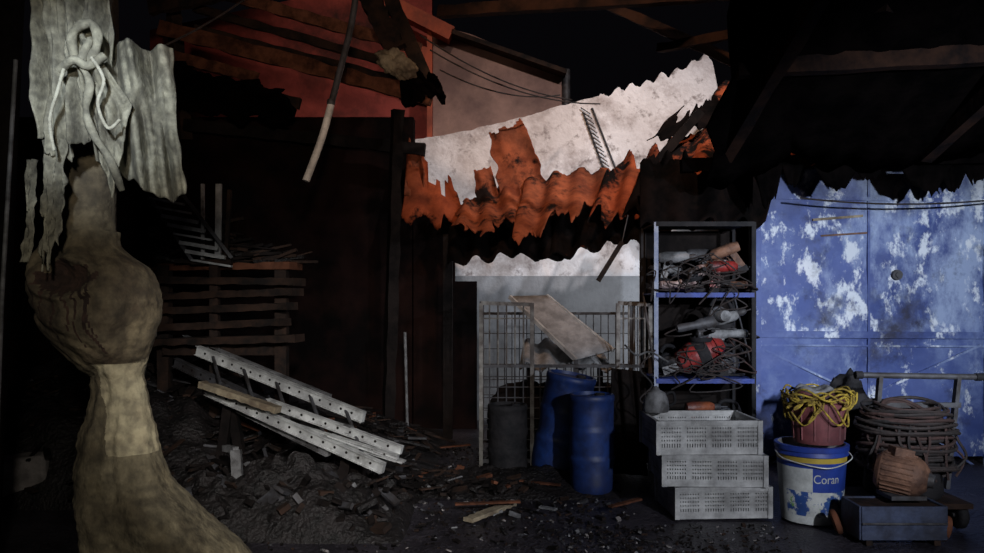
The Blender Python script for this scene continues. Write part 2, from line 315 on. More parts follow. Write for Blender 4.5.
m.patch([S(640,228,5.05),S(765,222,4.95),S(780,165,5.1),S(640,165,5.2)],140,10,blacksheet,off=W(4,.022),hi=tear(1,.3,6,53),lo=lambda u:.08*math.sin(u*2*math.pi*4)+.1*nz1(u*7,61))
m.patch([S(648,140,6.1),S(722,122,5.9),S(718,96,6.3),S(672,118,6.4)],70,8,blacksheet,off=W(2,.02),hi=tear(.9,.8,6,73),lo=tear(0,.3,6,83))
m.patch([S(700,165,5.9),S(860,150,5.6),S(880,60,6.4),S(712,96,6.5)],100,8,rust,off=W(5,.025),hi=tear(1,.3,6,93))
for a,b in [((455,245,6.3),(660,222,5.9)),((640,200,5.3),(800,130,5.4)),((620,205,5.8),(700,112,5.9))]:
    m.beam(S(*a),S(*b),.05,.06,soot)
m.beam(S(770,190,5.3),G(770,5.3),.09,.09,soot); m.beam(S(448,235,6.1),G(448,6.1),.07,.07,soot)
m.done(thick=.008)
m=M('dangling_lath'); m.beam(S(622,242,5.0),S(598,281,5.0),.02,.03,charwood); m.tube([S(622,242,5.0),S(628,215,5.05)],.004,darksteel,6); m.done()
m=M('burnt_canopy_roof')
def lowjag(u):
    return .03+.03*math.sin(u*17)+.05*nz1(u*11,77)+.02*nz1(u*35,7)-(.05 if u<.12 else 0)
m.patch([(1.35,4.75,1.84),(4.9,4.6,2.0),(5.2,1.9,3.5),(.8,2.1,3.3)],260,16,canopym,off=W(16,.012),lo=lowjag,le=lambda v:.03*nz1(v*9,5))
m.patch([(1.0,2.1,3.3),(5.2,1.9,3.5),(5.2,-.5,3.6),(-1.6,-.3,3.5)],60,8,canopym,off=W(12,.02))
for x in (1.4,2.6,3.8): m.rough((x,4.6,1.97),(x,-.3,3.55),.07,.1,canopybeam,x)
m.rough((1.25,3.9,2.28),(4.9,3.7,2.42),.07,.09,canopybeam,8); m.rough((1.1,3.0,2.72),(5.0,2.8,2.88),.07,.09,canopybeam,9)
m.beam((1.0,1.5,3.42),(5.2,2.0,3.4),.08,.12,canopym)
m.beam((1.2,4.85,1.95),(4.9,4.85,2.06),.06,.08,canopym)
m.beam((4.7,2,3.4),(4.7,2,0),.1,.1,soot); m.beam((4.7,4.75,2.0),(4.7,4.75,0),.1,.1,soot)
# charred purlins reaching across the open centre
m.rough(S(440,12,5.6),S(745,-8,4.4),.06,.08,canopybeam,21); m.rough(S(660,48,5.0),S(890,6,3.6),.05,.05,canopybeam,22); m.rough(S(566,-14,5.3),S(752,70,4.6),.05,.06,canopybeam,23)
m.done(thick=.008)
m=M('hanging_roof_scraps')
for px,l,w in [(768,30,16),(792,10,12),(836,10,26),(868,2,18),(925,14,30),(952,10,18),(975,4,16)]:
    p=S(px,178,4.72); k=4.72/F
    m.patch([p+Vector((-w*k*.3,0,-l*k)),p+Vector((w*k*.4,0,-l*k*.8)),p+Vector((w*k*.9,.0,.08)),p+Vector((-w*k*.9,0,.08))],16,6,canopym,off=lambda u,v:.01*math.sin(u*9),lo=tear(0,.3,4,px))
m.done(thick=.006)
# ---------------- blue gate
m=M('blue_metal_gate'); gy=5.15
def gx(px,y=gy): return (px-492)*y/F
def gz(v,y=gy): return H-(v-300)*y/F
x0=gx(752);x1=gx(1080)
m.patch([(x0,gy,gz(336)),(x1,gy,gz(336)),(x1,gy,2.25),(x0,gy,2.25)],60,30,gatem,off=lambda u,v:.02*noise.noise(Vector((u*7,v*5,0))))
m.patch([(x0,gy,.05),(x1,gy,.05),(x1,gy,gz(336)),(x0,gy,gz(336))],60,30,gatelow,off=lambda u,v:.02*noise.noise(Vector((u*7,v*5,4))))
m.box(((x0+x1)/2,gy+.06,1.15),(x1-x0,.02,2.2),soot)
def rib(a,b,w=.03,h=.014,mt=gatelow):
    A=Vector((gx(a[0]),gy-.004,gz(a[1])));B=Vector((gx(b[0]),gy-.004,gz(b[1])));m.beam(A,B,h*1.5,w,mt)
rib((752,334),(1080,336),.045,.022); rib((752,345),(1080,347),.012,.01,gatem)
rib((752,197),(1080,203),.025,.016,gatem); rib((868,180),(868,480),.016,.012); rib((756,170),(756,480),.05,.03)
for a,b in [((870,395),(980,345)),((870,395),(980,470)),((765,350),(860,395)),((765,470),(860,395)),((984,180),(984,480))]:
    rib(a,b,.014,.009,gatem)
rib((812,220),(862,216),.016,.014,palewood); rib((820,236),(866,233),.012,.014,brownm)
R=Matrix.Rotation(math.radians(90),3,'X')
m.lathe([(0,.02),(.016,.02),(.018,.012),(.034,.012),(.036,0)],(gx(896),gy-.01,gz(275)),darksteel,20,R)
m.box((gx(880),gy-.02,gz(420)),(.05,.03,.12),gatelow)
m.cyl((gx(880),gy-.03,gz(405)),(gx(880),gy-.03,gz(440)),.01,darksteel,8)
m.beam((x1+.04,gy,0),(x1+.04,gy,2.3),.08,.08,soot)
m.done(thick=0,origin=False)
# ---------------- storage shelf
m=M('storage_shelf'); sy0,sy1=4.6,5.0
sx0=(656-492)*4.6/F; sx1=(754-492)*4.6/F
zs=[H-(v-300)*4.6/F for v in (222,293,379,440)]
for x in(sx0,sx1):
    for y in(sy0,sy1):
        mt=postlit if (x==sx0 and y==sy0) else blackpl
        m.box((x,y,zs[0]/2),(.024,.004,zs[0]),mt); m.box((x+(.012 if x==sx0 else -.012),y+(.015 if y==sy0 else -.015),zs[0]/2),(.004,.03,zs[0]),mt)
for i,z in enumerate(zs+[.12]):
    bm=blackpl if i==0 else bluepaint
    m.box(((sx0+sx1)/2,(sy0+sy1)/2,z-.005),(sx1-sx0,sy1-sy0,.01),bm); m.box(((sx0+sx1)/2,sy0-.004,z-.012),(sx1-sx0,.008,.028),bm)
m.box(((sx0+sx1)/2,sy1+.01,.8),(sx1-sx0+.04,.01,1.5),soot)
for k in(0,1): m.beam((sx0 if k else sx1,sy0,zs[2]),(sx0 if k else sx1,sy1,zs[1]),.01,.02,darksteel)
m.done()
def grinder(name,p,rz,body,s=1.25,tilt=0):
    m=M(name); Rm=(Matrix.Rotation(math.radians(rz),3,'Z')@Matrix.Rotation(math.radians(tilt),3,'Y'))@Matrix.Scale(s,3); p=Vector(p)
    Rx=Rm@Matrix.Rotation(math.radians(90),3,'Y')
    m.lathe([(0,-.14),(.018,-.14),(.022,-.12),(.02,-.04),(.03,-.01),(.034,.06),(.028,.08),(0,.08)],p,body,16,Rx)
    m.lathe([(0,.08),(.026,.08),(.03,.1),(.02,.13),(0,.135)],p,darksteel,14,Rx)
    q=p+Rm@Vector((.11,0,-.03)); m.lathe([(0,.02),(.018,.02),(.018,0),(.05,0),(.052,-.004),(.05,-.008),(0,-.008)],q,darksteel,22,Rm)
    m.lathe([(.056,.012),(.058,.0),(.056,-.01)],q,blackpl,22,Rm)
    m.cyl(p+Rm@Vector((.1,.02,0)),p+Rm@Vector((.1,.12,.02)),.013,blackpl,10)
    m.tube(crv([p+Rm@Vector((-.14,0,0)),p+Rm@Vector((-.2,.02,-.02)),p+Rm@Vector((-.17,-.06,-.03)),p+Rm@Vector((-.1,-.08,-.03))],6),.005,cabl,6)
    m.done()
def saw(name,p,rz,body,sm=greypl):
    m=M(name); Rm=Matrix.Rotation(math.radians(rz),3,'Z'); p=Vector(p); Rd=Rm@Matrix.Rotation(math.radians(90),3,'X')
    m.lathe([(0,.012),(.065,.012),(.07,0),(.065,-.012),(0,-.012)],p,sm,28,Rd)
    m.lathe([(0,.09),(.035,.09),(.04,.07),(.04,.012),(0,.012)],p+Vector((0,0,.01)),body,18,Rd)
    m.tube(crv([p+Rm@Vector((-.05,0,.07)),p+Rm@Vector((-.02,-.01,.11)),p+Rm@Vector((.06,-.01,.10)),p+Rm@Vector((.10,0,.04))],6),.013,blackpl,8)
    m.box(p+Rm@Vector((0,0,-.07)),(.2,.1,.006),darksteel,(0,0,rz)); m.done()
def drill(name,p,rz,body,tilt=0):
    m=M(name); Rm=Matrix.Rotation(math.radians(rz),3,'Z')@Matrix.Rotation(math.radians(tilt),3,'Y')@Matrix.Scale(1.15,3); p=Vector(p); Rx=Rm@Matrix.Rotation(math.radians(90),3,'Y')
    m.lathe([(0,-.1),(.025,-.095),(.032,-.06),(.03,.04),(.02,.06),(0,.06)],p,body,16,Rx)
    m.lathe([(0,.06),(.016,.06),(.019,.08),(.012,.1),(.004,.105),(.004,.14),(0,.14)],p,darksteel,12,Rx)
    m.beam(p+Rm@Vector((-.05,0,-.01)),p+Rm@Vector((-.075,0,-.11)),.03,.04,body); m.beam(p+Rm@Vector((-.07,0,-.11)),p+Rm@Vector((-.075,0,-.14)),.045,.06,blackpl); m.done()
z1,z2,z3=zs[1],zs[2],zs[3]; cx=(sx0+sx1)/2
grinder('angle_grinder',(cx-.12,4.68,z1+.05),20,pinkpl,1.1); grinder('angle_grinder',(cx+.05,4.74,z1+.05),-30,pinkpl,1.1); grinder('angle_grinder',(cx+.14,4.72,z1+.05),140,brownm,1.1)
grinder('angle_grinder',(cx-.12,4.8,z1+.13),190,greypl,1.1,-20); grinder('angle_grinder',(cx+.04,4.70,z1+.15),-160,pinkpl,1.1,15); drill('power_drill',(cx+.15,4.8,z1+.20),30,brownm); drill('power_drill',(cx-.02,4.74,z1+.24),200,darksteel)
drill('power_drill',(cx-.14,4.70,z1+.22),-15,greypl); drill('power_drill',(cx+.12,4.68,z1+.25),170,brownm,20); drill('power_drill',(cx+.14,4.65,z1+.16),10,redpl)
saw('circular_saw',(cx+.10,4.68,z2+.37),15,greypl,darksteel); saw('circular_saw',(cx+.2,4.8,z2+.08),-20,darksteel,darksteel); grinder('angle_grinder',(cx+.12,4.68,z2+.27),190,greypl,1.2); saw('circular_saw',(cx-.2,4.76,z2+.08),40,darksteel,blackpl)
grinder('angle_grinder',(cx+.0,4.66,z2+.33),10,darksteel,1.2,tilt=-10); drill('power_drill',(cx+.15,4.66,z2+.37),-20,greypl,-20)
grinder('angle_grinder',(cx-.12,4.69,z3+.05),10,redpl); grinder('angle_grinder',(cx+.12,4.7,z3+.06),170,redpl); drill('power_drill',(cx+.02,4.72,z3+.18),10,orangepl); saw('circular_saw',(cx+.18,4.8,z3+.1),10,redpl,darksteel)
m=M('red_chainsaw'); p=Vector((cx-.0,4.68,z2+.15))
Rm=Matrix.Rotation(math.radians(-25),3,'Y')@Matrix.Rotation(math.radians(90),3,'Y')
m.lathe([(0,-.17),(.065,-.15),(.095,-.06),(.10,.02),(.08,.09),(.04,.14),(0,.145)],p,redpl,24,Rm)
m.lathe([(.10,-.04),(.106,-.02),(.106,.01),(.10,.03)],p,blackpl,24,Rm)
for q in(-.10,-.075,.06,.085): m.lathe([(.075,q-.004),(.092,q),(.075,q+.004)],p,blackpl,24,Rm)
m.beam(p+Vector((-.10,0,-.07)),p+Vector((-.24,-.02,-.11)),.012,.05,greypl); m.tube(crv([p+Vector((-.05,0,.08)),p+Vector((.02,0,.16)),p+Vector((.12,0,.14)),p+Vector((.13,0,.02))],6),.012,blackpl,8)
m.box(p+Vector((.05,0,-.11)),(.2,.1,.05),blackpl); m.done()
m=M('tangled_power_cables')
for i in range(26):
    x=sx0+random.uniform(0,.5); z=random.choice([z1+.05,z1+.12,z1+.18,z2+.08,z2+.2,z3+.1]); y=4.57
    pts=[Vector((x,4.62,z))]
    for k in range(4): pts.append(Vector((min(max(x+random.uniform(-.16,.16),sx0-.06),sx1),y+random.uniform(-.03,.03),z-.04*k+random.uniform(-.07,.06))))
    pts.append(Vector((x+random.uniform(-.05,.05),4.62,z-.05)))
    m.tube(crv(pts,6),.0045,random.choice([cabl,cabl,cabl,cabl,cabl2]),5)
m.tube(crv([S(655,350,4.55),S(640,368,4.5),S(652,385,4.5),S(640,400,4.5),S(660,412,4.5)],8),.006,cabl,6)
m.tube(crv([S(625,345,4.6),S(636,355,4.5),S(650,352,4.5),S(668,362,4.55)],8),.006,greypl,6)
m.done()
# ---------------- crates
def crate(name,c,w,dp,h,rz):
    m=M(name); c=Vector(c); Rz=Matrix.Rotation(math.radians(rz),3,'Z')
    def bx(x,y,z,sx,sy,sz): m.box(c+Rz@Vector((x,y,z)),(sx,sy,sz),whitepl,(0,0,rz))
    for sgn in(-1,1):
        bx(0,sgn*dp/2,h-.012,w+.02,.016,.024); bx(sgn*w/2,0,h-.012,.016,dp+.02,.024)
        bx(0,sgn*dp/2,.018,w,.008,.036); bx(sgn*w/2,0,.018,.008,dp,.036)
        for q in(.36,.48,.60,.72,.84):
            bx(0,sgn*dp/2,h*q,w,.0065,.011); bx(sgn*w/2,0,h*q,.0065,dp,.011)
        n=int(w/.0125)
        for k in range(n+1):
            x=-w/2+k*w/n; bx(x,sgn*dp/2,h/2,.0082 if k%10 else .02,.006,h-.01)
        n=int(dp/.0125)
        for k in range(n+1):
            y=-dp/2+k*dp/n; bx(sgn*w/2,y,h/2,.006,.0082,h-.01)
        for s2 in(-1,1): bx(sgn*w/2,s2*dp/2,h/2,.024,.024,h)
    bx(0,0,.008,w,dp,.008); bx(0,0,h*.6,w-.03,dp-.03,.01); m.done()
k=3.8/F; hs=.158
crate('plastic_crate',((722-492)*k,3.99,.012),.47,.36,hs,3)
crate('plastic_crate',((716-492)*k,3.985,.012+hs+.002),.50,.36,hs,-2)
crate('plastic_crate',((708-492)*k,3.98,.012+2*(hs+.002)),.51,.35,hs+.01,2)
m=M('electric_kettle'); p=S(660,412,3.95); p.z=.012+3*hs+.025; p.y=4.05
m.lathe([(0,0),(.065,0),(.07,.02),(.062,.07),(.048,.10),(.02,.115),(.012,.13),(0,.135)],p,greypl,24); m.tube(crv([p+Vector((.05,0,.09)),p+Vector((.09,0,.10)),p+Vector((.10,0,.05)),p+Vector((.07,0,.03))],5),.008,blackpl,8)
m.done()
# ---------------- paint bucket
m=M('paint_bucket'); bc=G(811,3.83); bc.z=.012; r0,r1,bh=.142,.168,.375
zl=[0,.006,.04,.08,.12,.16,.20,.24,.275,.285,.30,.325,.33,.35,.352,.375,.378]
prof=[(0,0.002)]+[(r0+(r1-r0)*z/bh+(.008 if z in(.33,.352,.375) else 0),z) for z in zl]+[(r1-.01,.378),(r1-.02,.3),(r0-.01,.02),(0,.02)]
def bf(a,z,i):
    d=math.degrees(a)-270
    if i>=len(zl)+1: return whitepl
    if z>.325: return lblblue
    if .30<z<.325: return lblyel
    if .275<z<.30: return lblblue
    if .16<z<.285 and -22<d<70: return lblblue
    if z<.16 and z>.03 and -70<d<75: return lblart
    return lblwhite
m.lathe(prof,bc,lblwhite,72,fn=bf)
m.tube(crv([bc+Vector((-.178,0,.335)),bc+Vector((-.16,-.09,.31)),bc+Vector((0,-.185,.285)),bc+Vector((.16,-.09,.31)),bc+Vector((.178,0,.335))],8),.003,steel,6)
cu=bpy.data.curves.new('lettering','FONT'); cu.body='Coran'; cu.size=.06; cu.extrude=.0008; cu.align_x='CENTER'
to=bpy.data.objects.new('lettering',cu); sc.collection.objects.link(to); bpy.context.view_layer.update()
me=to.to_mesh(); tv=[]
for v in me.vertices:
    z=.205+v.co.y; rr=r0+(r1-r0)*z/bh+.0015+v.co.z; a=-math.pi/2+(v.co.x*.85+.012)/rr
    tv.append(bc+Vector((rr*math.cos(a),rr*math.sin(a),z)))
m.add(tv,[tuple(p.vertices) for p in me.polygons],lblwhite); to.to_mesh_clear(); bpy.data.objects.remove(to)
m.done()
m=M('maroon_plastic_tub'); tc=Vector((bc.x+.035,bc.y,.012+.38))
m.lathe([(0,0),(.115,0),(.12,.02),(.128,.20),(.135,.205),(.135,.225),(.128,.225),(.12,.20),(.105,.02),(0,.02)],tc,maroon,36)
for a in range(0,360,30):
    A=math.radians(a); m.beam(tc+Vector((.12*math.cos(A),.12*math.sin(A),.02)),tc+Vector((.128*math.cos(A),.128*math.sin(A),.195)),.006,.008,maroon)
m.done()
m=M('yellow_rope')
for i in range(7):
    ph=random.random()*6; pts=[]
    for k in range(60):
        a=2*math.pi*k/60; r=.145+.012*math.sin(3*a+ph)+.003*i
        z=.205+.007*i+.018*math.sin(2*a+ph)+.016*math.sin(5*a+ph*2)
        if i<2: z-=.06+.04*math.sin(4*a+ph)
        pts.append(tc+Vector((r*math.cos(a)-.005,r*math.sin(a),z)))
    m.tube(pts,.0048,yellowr,7,closed=True)
for i in range(12):
    a=random.uniform(3.0,6.4); p=tc+Vector((.15*math.cos(a),.15*math.sin(a),.23)); q=random.uniform(.03,.12); m.tube(crv([p,p+Vector((.01,-.01,-q*.5)),p+Vector((-.02,-.008,-q)),p+Vector((.02,-.01,-q*.6)),p+Vector((.03,.0,.02))],6),.0045,yellowr,7)
m.done()
m=M('coiled_grey_hose')
for i in range(3):
    pts=[tc+Vector((-.02+.08*math.cos(2*math.pi*k/24),.08*math.sin(2*math.pi*k/24),.215+.022*i+.01*math.sin(k)))for k in range(24)]; m.tube(pts,.014,maroon if i==1 else greypl,8,closed=True)
m.done()
def blob(name,c,r,mt,seed,amp=.35):
    m=M(name);c=Vector(c);vs=[];fs=[];n1=36;n2=20
    for j in range(n2+1):
        for i in range(n1):
            a=2*math.pi*i/n1;t=math.pi*j/n2; d=Vector((math.sin(t)*math.cos(a),math.sin(t)*math.sin(a),math.cos(t))); q=1+amp*noise.noise(d*2.2+Vector((seed,0,0)))+amp*.4*noise.noise(d*6+Vector((seed,5,0)))
            v=Vector((d.x*r[0],d.y*r[1],d.z*r[2]))*q; v.z=max(v.z,-r[2]*.8); vs.append(c+v)
    for j in range(n2):
        for i in range(n1): fs.append((j*n1+i,j*n1+(i+1)%n1,(j+1)*n1+(i+1)%n1,(j+1)*n1+i))
    m.add(vs,fs,mt,True); return m.done()
blob('black_rubbish_bag',((860-492)*4.2/F,4.35,.30),(.15,.15,.37),blackpl,3,.22)
# ---------------- trolley
d=3.62
def T(px,v,dd=0): return S(px,v,d+dd)
m=M('hand_trolley')
m.cyl(T(857,375,.25),T(980,377,.25),.015,darksteel,12); m.cyl(T(855,375,.25),T(862,375,.25),.02,blackpl,12); m.cyl(T(975,377,.25),T(984,377,.25),.02,blackpl,12)
for px in(880,958): m.beam(T(px,376,.25),Vector((T(px,376).x*1.05,d+.28,.14)),.03,.02,darksteel)
m.beam(T(878,405,.25),T(960,405,.25),.02,.025,darksteel)
xa=T(850,0).x;xb=T(972,0).x
m.box(((xa+xb)/2,d+.16,.125),(xb-xa,.34,.025),charwood)
for x in(xa+.02,xb-.03):
    for y in(d+.06,d+.3):
        Rw=Matrix.Rotation(math.radians(90),3,'Y'); m.lathe([(0,-.02),(.03,-.02),(.055,-.022),(.065,-.012),(.065,.012),(.055,.022),(.03,.02),(0,.02)],(x,y,.068),blackpl,24,Rw)
        m.cyl((x-.03,y,.068),(x+.03,y,.068),.01,darksteel,8); m.box((x+.03,y,.1),(.02,.03,.05),darksteel)
m.done()
m=M('cable_coil')
cc=Vector((T(925,0).x+.0,d+.17,0))
for j in range(18):
    for q in range(3):
        R0=.22-.035*q+.02*math.sin(j*1.3+q); z=.28+.017*j+random.uniform(-.006,.006); ph=random.random()*6
        if j>14: R0*=.85
        pts=[cc+Vector((R0*math.cos(2*math.pi*t/40)*(1+.05*math.sin(t*.3+ph)),.72*R0*math.sin(2*math.pi*t/40),z+.015*math.sin(2*math.pi*t/40*2+ph)+.02*math.cos(2*math.pi*t/40+ph))) for t in range(40)]
        m.tube(pts,.0085,random.choice([cabl,cabl,cabl2,cabl]),6,closed=True)
for i in range(14):
    a=random.uniform(3.3,6.1); p=cc+Vector((.2*math.cos(a),.15*math.sin(a),.5)); m.tube(crv([p,p+Vector((random.uniform(-.04,.04),-.02,-.08)),p+Vector((random.uniform(-.08,.08),-.03,-.17)),p+Vector((random.uniform(-.05,.05),-.02,-.26))],6),.0065,random.choice([cabl,cabl2,cabl]),6)
m.lathe([(0,0),(.17,0),(.18,.02),(.17,.14),(.16,.16),(0,.16)],cc+Vector((.0,.03,.14)),blackpl,24)
m.done()
m=M('electric_motor'); p=T(901,474,-.11); Rr=Matrix.Rotation(math.radians(-35),3,'Z')@Matrix.Rotation(math.radians(8),3,'Y')@Matrix.Rotation(math.radians(90),3,'Y')
m.lathe([(0,-.12),(.02,-.12),(.02,-.11),(.07,-.105),(.09,-.085),(.092,.06),(.078,.085),(.05,.11),(0,.11)],p,brownm,30,Rr)
m.lathe([(0,-.14),(.014,-.14),(.014,-.12)],p,darksteel,12,Rr); m.lathe([(0,.135),(.03,.135),(.035,.11)],p,darksteel,16,Rr)
for a in range(0,360,15):
    A=math.radians(a); q=Rr@Vector((.093*math.cos(A),.093*math.sin(A),-.075)); q2=Rr@Vector((.093*math.cos(A),.093*math.sin(A),.055)); m.beam(p+q,p+q2,.005,.008,brownm)
m.box(p+Vector((0,0,.10)),(.09,.07,.04),brownm,(0,12,0)); m.box(p+Vector((0,0,-.095)),(.16,.14,.02),darksteel)
m.done(bevel=.002)
m=M('blue_wooden_toolbox'); bx=T(893,0,-.12); bx.z=.03; w,dp,h=.38,.18,.15; yy=bx.y
for sy in(-1,1): m.box((bx.x,yy+sy*dp/2,bx.z+h/2),(w,.015,h),blueboard)
for sx in(-1,1): m.box((bx.x+sx*w/2,yy,bx.z+h/2),(.015,dp,h),blueboard)
m.box((bx.x,yy,bx.z+.008),(w,dp,.015),blueboard); m.box((bx.x,yy,bx.z+h*.93),(w-.02,dp-.02,.01),charwood)
m.beam((bx.x-w/2,yy-dp/2-.012,bx.z+h*.5),(bx.x+w/2,yy-dp/2-.012,bx.z+h*.5),.008,.01,darksteel)
for sx in(-1,1): m.box((bx.x+sx*w*.4,yy,.018),(.03,dp,.03),charwood)
m.done(bevel=.003)
for i,(px,dd) in enumerate(((836,-.06),(945,-.16))):
    m=M('trolley_wheel'); Rw=Matrix.Rotation(math.radians(70+35*i),3,'Y')@Matrix.Rotation(math.radians(15),3,'X'); m.lathe([(.018,-.014),(.040,-.016),(.056,-.010),(.059,0),(.056,.010),(.040,.016),(.018,.014),(.018,-.014)],(T(px,0,dd).x,d+dd,.068),oldwood,26,Rw); m.done()
# ---------------- drums
def drum(name,base,h,r,mt,rot=(0,0,0)):
    m=M(name); R=Euler([math.radians(a) for a in rot]).to_matrix()
    pr=[(0,0),(r*.93,0),(r,.02)]
    for i in range(1,12):
        z=.02+(h-.08)*i/12; pr.append((r+(.005 if i in(4,8) else 0),z))
        if i in(4,8): pr.append((r+.005,z+.018)); pr.append((r,z+.026))
    pr+=[(r,h-.05),(r*1.03,h-.045),(r*1.03,h-.02),(r*.98,h-.012),(r*.9,h-.01),(r*.86,h-.03),(0,h-.03)]
    vs0=len(m.v); m.lathe(pr,base,mt,48,R)
    for i in range(vs0,len(m.v)): # dents
        p=m.v[i]-Vector(base); ax=R@Vector((0,0,1)); rad=p-ax*p.dot(ax); m.v[i]=m.v[i]+rad*.10*noise.noise(p*5+Vector(base))
    m.lathe([(0,h-.03),(.03,h-.03),(.03,h-.008),(0,h-.008)],Vector(base)+R@Vector((r*.4,0,0)),blackpl,14,R)
    m.done()
b=G(591,4.38); b.z=.01; drum('blue_plastic_drum',b,.565,.124,bluepl)
b=G(554,4.72); b.z=.045; drum('blue_plastic_drum',b,.62,.15,bluepl,(3,10,0))
b=G(508,4.8); b.z=.01; drum('black_plastic_drum',b,.45,.12,blackpl)
# ---------------- wire cage
m=M('wire_mesh_cage'); ya,yb=4.95,5.65
xl=G(481,ya).x; xr=G(650,ya).x; zt=S(0,303,ya).z; zm=S(0,366,ya).z
def post(x,y,z,mt=cagewire): m.beam((x,y,0),(x,y,z),.025,.025,mt)
for x in(xl,xr):
    post(x,ya,zt); post(x,yb,zt,darksteel); m.beam((x,ya,zt),(x,yb,zt),.02,.02,darksteel)
for x in(G(532,ya).x,G(618,ya).x): post(x,ya,zt)
for a,b in((xl,G(532,ya).x),(G(618,ya).x,xr)):
    m.beam((a,ya,zt),(b,ya,zt-.01),.02,.025,cagewire); m.beam((a,ya,zt-.10),(b,ya,zt-.10),.010,.010,cagewire)
    for i in range(1,6): x=a+(b-a)*i/6; m.cyl((x,ya,zm),(x,ya,zt),.006,cagewire,6)
m.beam((xl,ya,zm),(xr,ya,zm),.018,.02,darksteel); m.beam((xl,ya,.06),(xr,ya,.06),.02,.025,darksteel)
m.beam((xl,yb,zt-.08),(xr,yb,zt-.08),.02,.02,darksteel); m.beam((xl,yb,.06),(xr,yb,.06),.02,.025,darksteel)
for i in range(1,20):
    x=xl+(xr-xl)*i/20; m.cyl((x,ya,.06),(x,ya,zm),.005,darksteel,6); m.cyl((x,yb,.06),(x,yb,zt-.08),.004,darksteel,6)
for i in range(1,9): z=.06+(zm-.06)*i/9; m.cyl((xl,ya,z),(xr,ya,z),.004,darksteel,6)
for i in range(1,8): z=.06+(zt-.06)*i/9; m.cyl((xl,yb,z),(xr,yb,z),.003,darksteel,5)
for x in(xl,xr):
    for i in range(1,8): y=ya+(yb-ya)*i/8; m.cyl((x,y,.06),(x,y,zt),.004,darksteel,6)
m.done()
m=M('leaning_metal_panel')
m.patch([S(576,360,5.0),S(613,350,5.1),S(547,296,5.5),S(510,297,5.45)],8,8,greysheet,off=lambda u,v:.004*math.sin(v*9)); m.beam(S(576,360,5.0),S(510,297,5.45),.012,.02,steel); m.beam(S(613,350,5.1),S(547,296,5.5),.012,.02,steel); m.beam(S(576,360,5.0),G(576,5.1),.02,.02,darksteel); m.done(thick=.012)
m=M('corrugated_offcut')
m.patch([S(520,366,5.1),S(612,368,5.1),S(596,340,5.5),S(524,342,5.5)],80,4,greysheet,off=lambda u,v:.025*math.sin(u*2*math.pi*4),lo=jag(0,.2,6,5,12)); m.beam(S(530,366,5.15),G(530,5.2),.03,.03,soot); m.beam(S(600,368,5.15),G(600,5.2),.03,.03,soot); m.done(thick=.01)
m=M('stored_black_sacks')
for c,r in (((.22,5.3,.26),(.26,.22,.27)),((.75,5.3,.25),(.24,.22,.27)),((.5,5.35,.3),(.25,.2,.26))):
    vs=[];fs=[];n1=24;n2=14
    for j in range(n2+1):
        for i in range(n1):
            a=2*math.pi*i/n1;t=math.pi*j/n2; q=Vector((math.sin(t)*math.cos(a),math.sin(t)*math.sin(a),math.cos(t))); k2=1+.3*noise.noise(q*3+Vector(c)); vs.append(Vector(c)+Vector((q.x*r[0],q.y*r[1],max(q.z,-.85)*r[2]))*1.0*k2)
    for j in range(n2):
        for i in range(n1): fs.append((j*n1+i,j*n1+(i+1)%n1,(j+1)*n1+(i+1)%n1,(j+1)*n1+i))
    m.add(vs,fs,soot,True)
m.done()
m=M('leaning_black_tarp'); m.patch([G(612,4.78)+Vector((0,0,.02)),G(648,4.7)+Vector((0,0,.02)),S(645,372,4.86),S(612,368,4.88)],30,20,soot,off=lambda u,v:.03*math.sin(u*14+v*3)); m.done(thick=.01)
# ---------------- debris
def heap(name,x0,x1,y0,y1,h,mt,seed,n=60,prof=None):
    m=M(name); vs=[];fs=[]
    for j in range(n+1):
        for i in range(n+1):
            u=i/n;v=j/n; e=(math.sin(math.pi*u)**.6)*(math.sin(math.pi*v)**.6); q=(prof(u,v) if prof else 1)
            z=h*e*q*(1+.5*noise.noise(Vector((u*5,v*5,seed)))+.35*abs(noise.noise(Vector((u*15,v*15,seed)))))
            vs.append((x0+(x1-x0)*u,y0+(y1-y0)*v,z-.01))
    for j in range(n):
        for i in range(n): a=j*(n+1)+i; fs.append((a,a+1,a+n+2,a+n+1))
    m.add(vs,fs,mt,False); return m
m=heap('burnt_debris_pile',-3.6,-.35,4.0,6.5,.8,wetash,2,n=90,prof=lambda u,v:1.1-.8*u)
for i in range(800):
    x=random.uniform(-3.2,-.45); y=random.uniform(4.0,5.8); u=(x+3.6)/3.25;v=(y-4)/2.5; z=.8*(math.sin(math.pi*u)**.6)*(math.sin(math.pi*v)**.6 if v>0.001 else 0)*(1.1-.8*u)
    l=random.uniform(.03,.28); a=random.uniform(0,6.28); t=random.uniform(0,.6); A=Vector((x,y,z+.05)); B=A+Vector((math.cos(a)*l,math.sin(a)*l,-t*l))
    m.beam(A,B,random.uniform(.008,.05),random.uniform(.005,.016),random.choice([soot,charwood,wetash,soot,charwood,oldwood if i%3==0 else charwood,darksteel,wetash,greypl if i%14==0 else soot]))
m.done()
m=M('charred_plank_stack')
for i,(a,b,mt) in enumerate([((128,268,4.9),(296,266,4.6),oldwood),((135,280,4.7),(300,282,4.5),charwood),((150,297,4.7),(298,292,4.5),charwood),((140,312,4.7),(292,306,4.5),charwood),((150,328,4.7),(285,322,4.5),charwood),((160,342,4.6),(300,338,4.5),charwood)]):
    m.rough(S(*a),S(*b),.16,.045,mt,i)
m.beam(S(165,265,4.75),G(165,4.8),.07,.07,charwood); m.beam(S(282,265,4.6),G(282,4.7),.07,.07,charwood); m.beam(S(165,350,4.7),S(282,350,4.65),.06,.06,charwood)
m.done()
m=M('charred_scrap_heap')
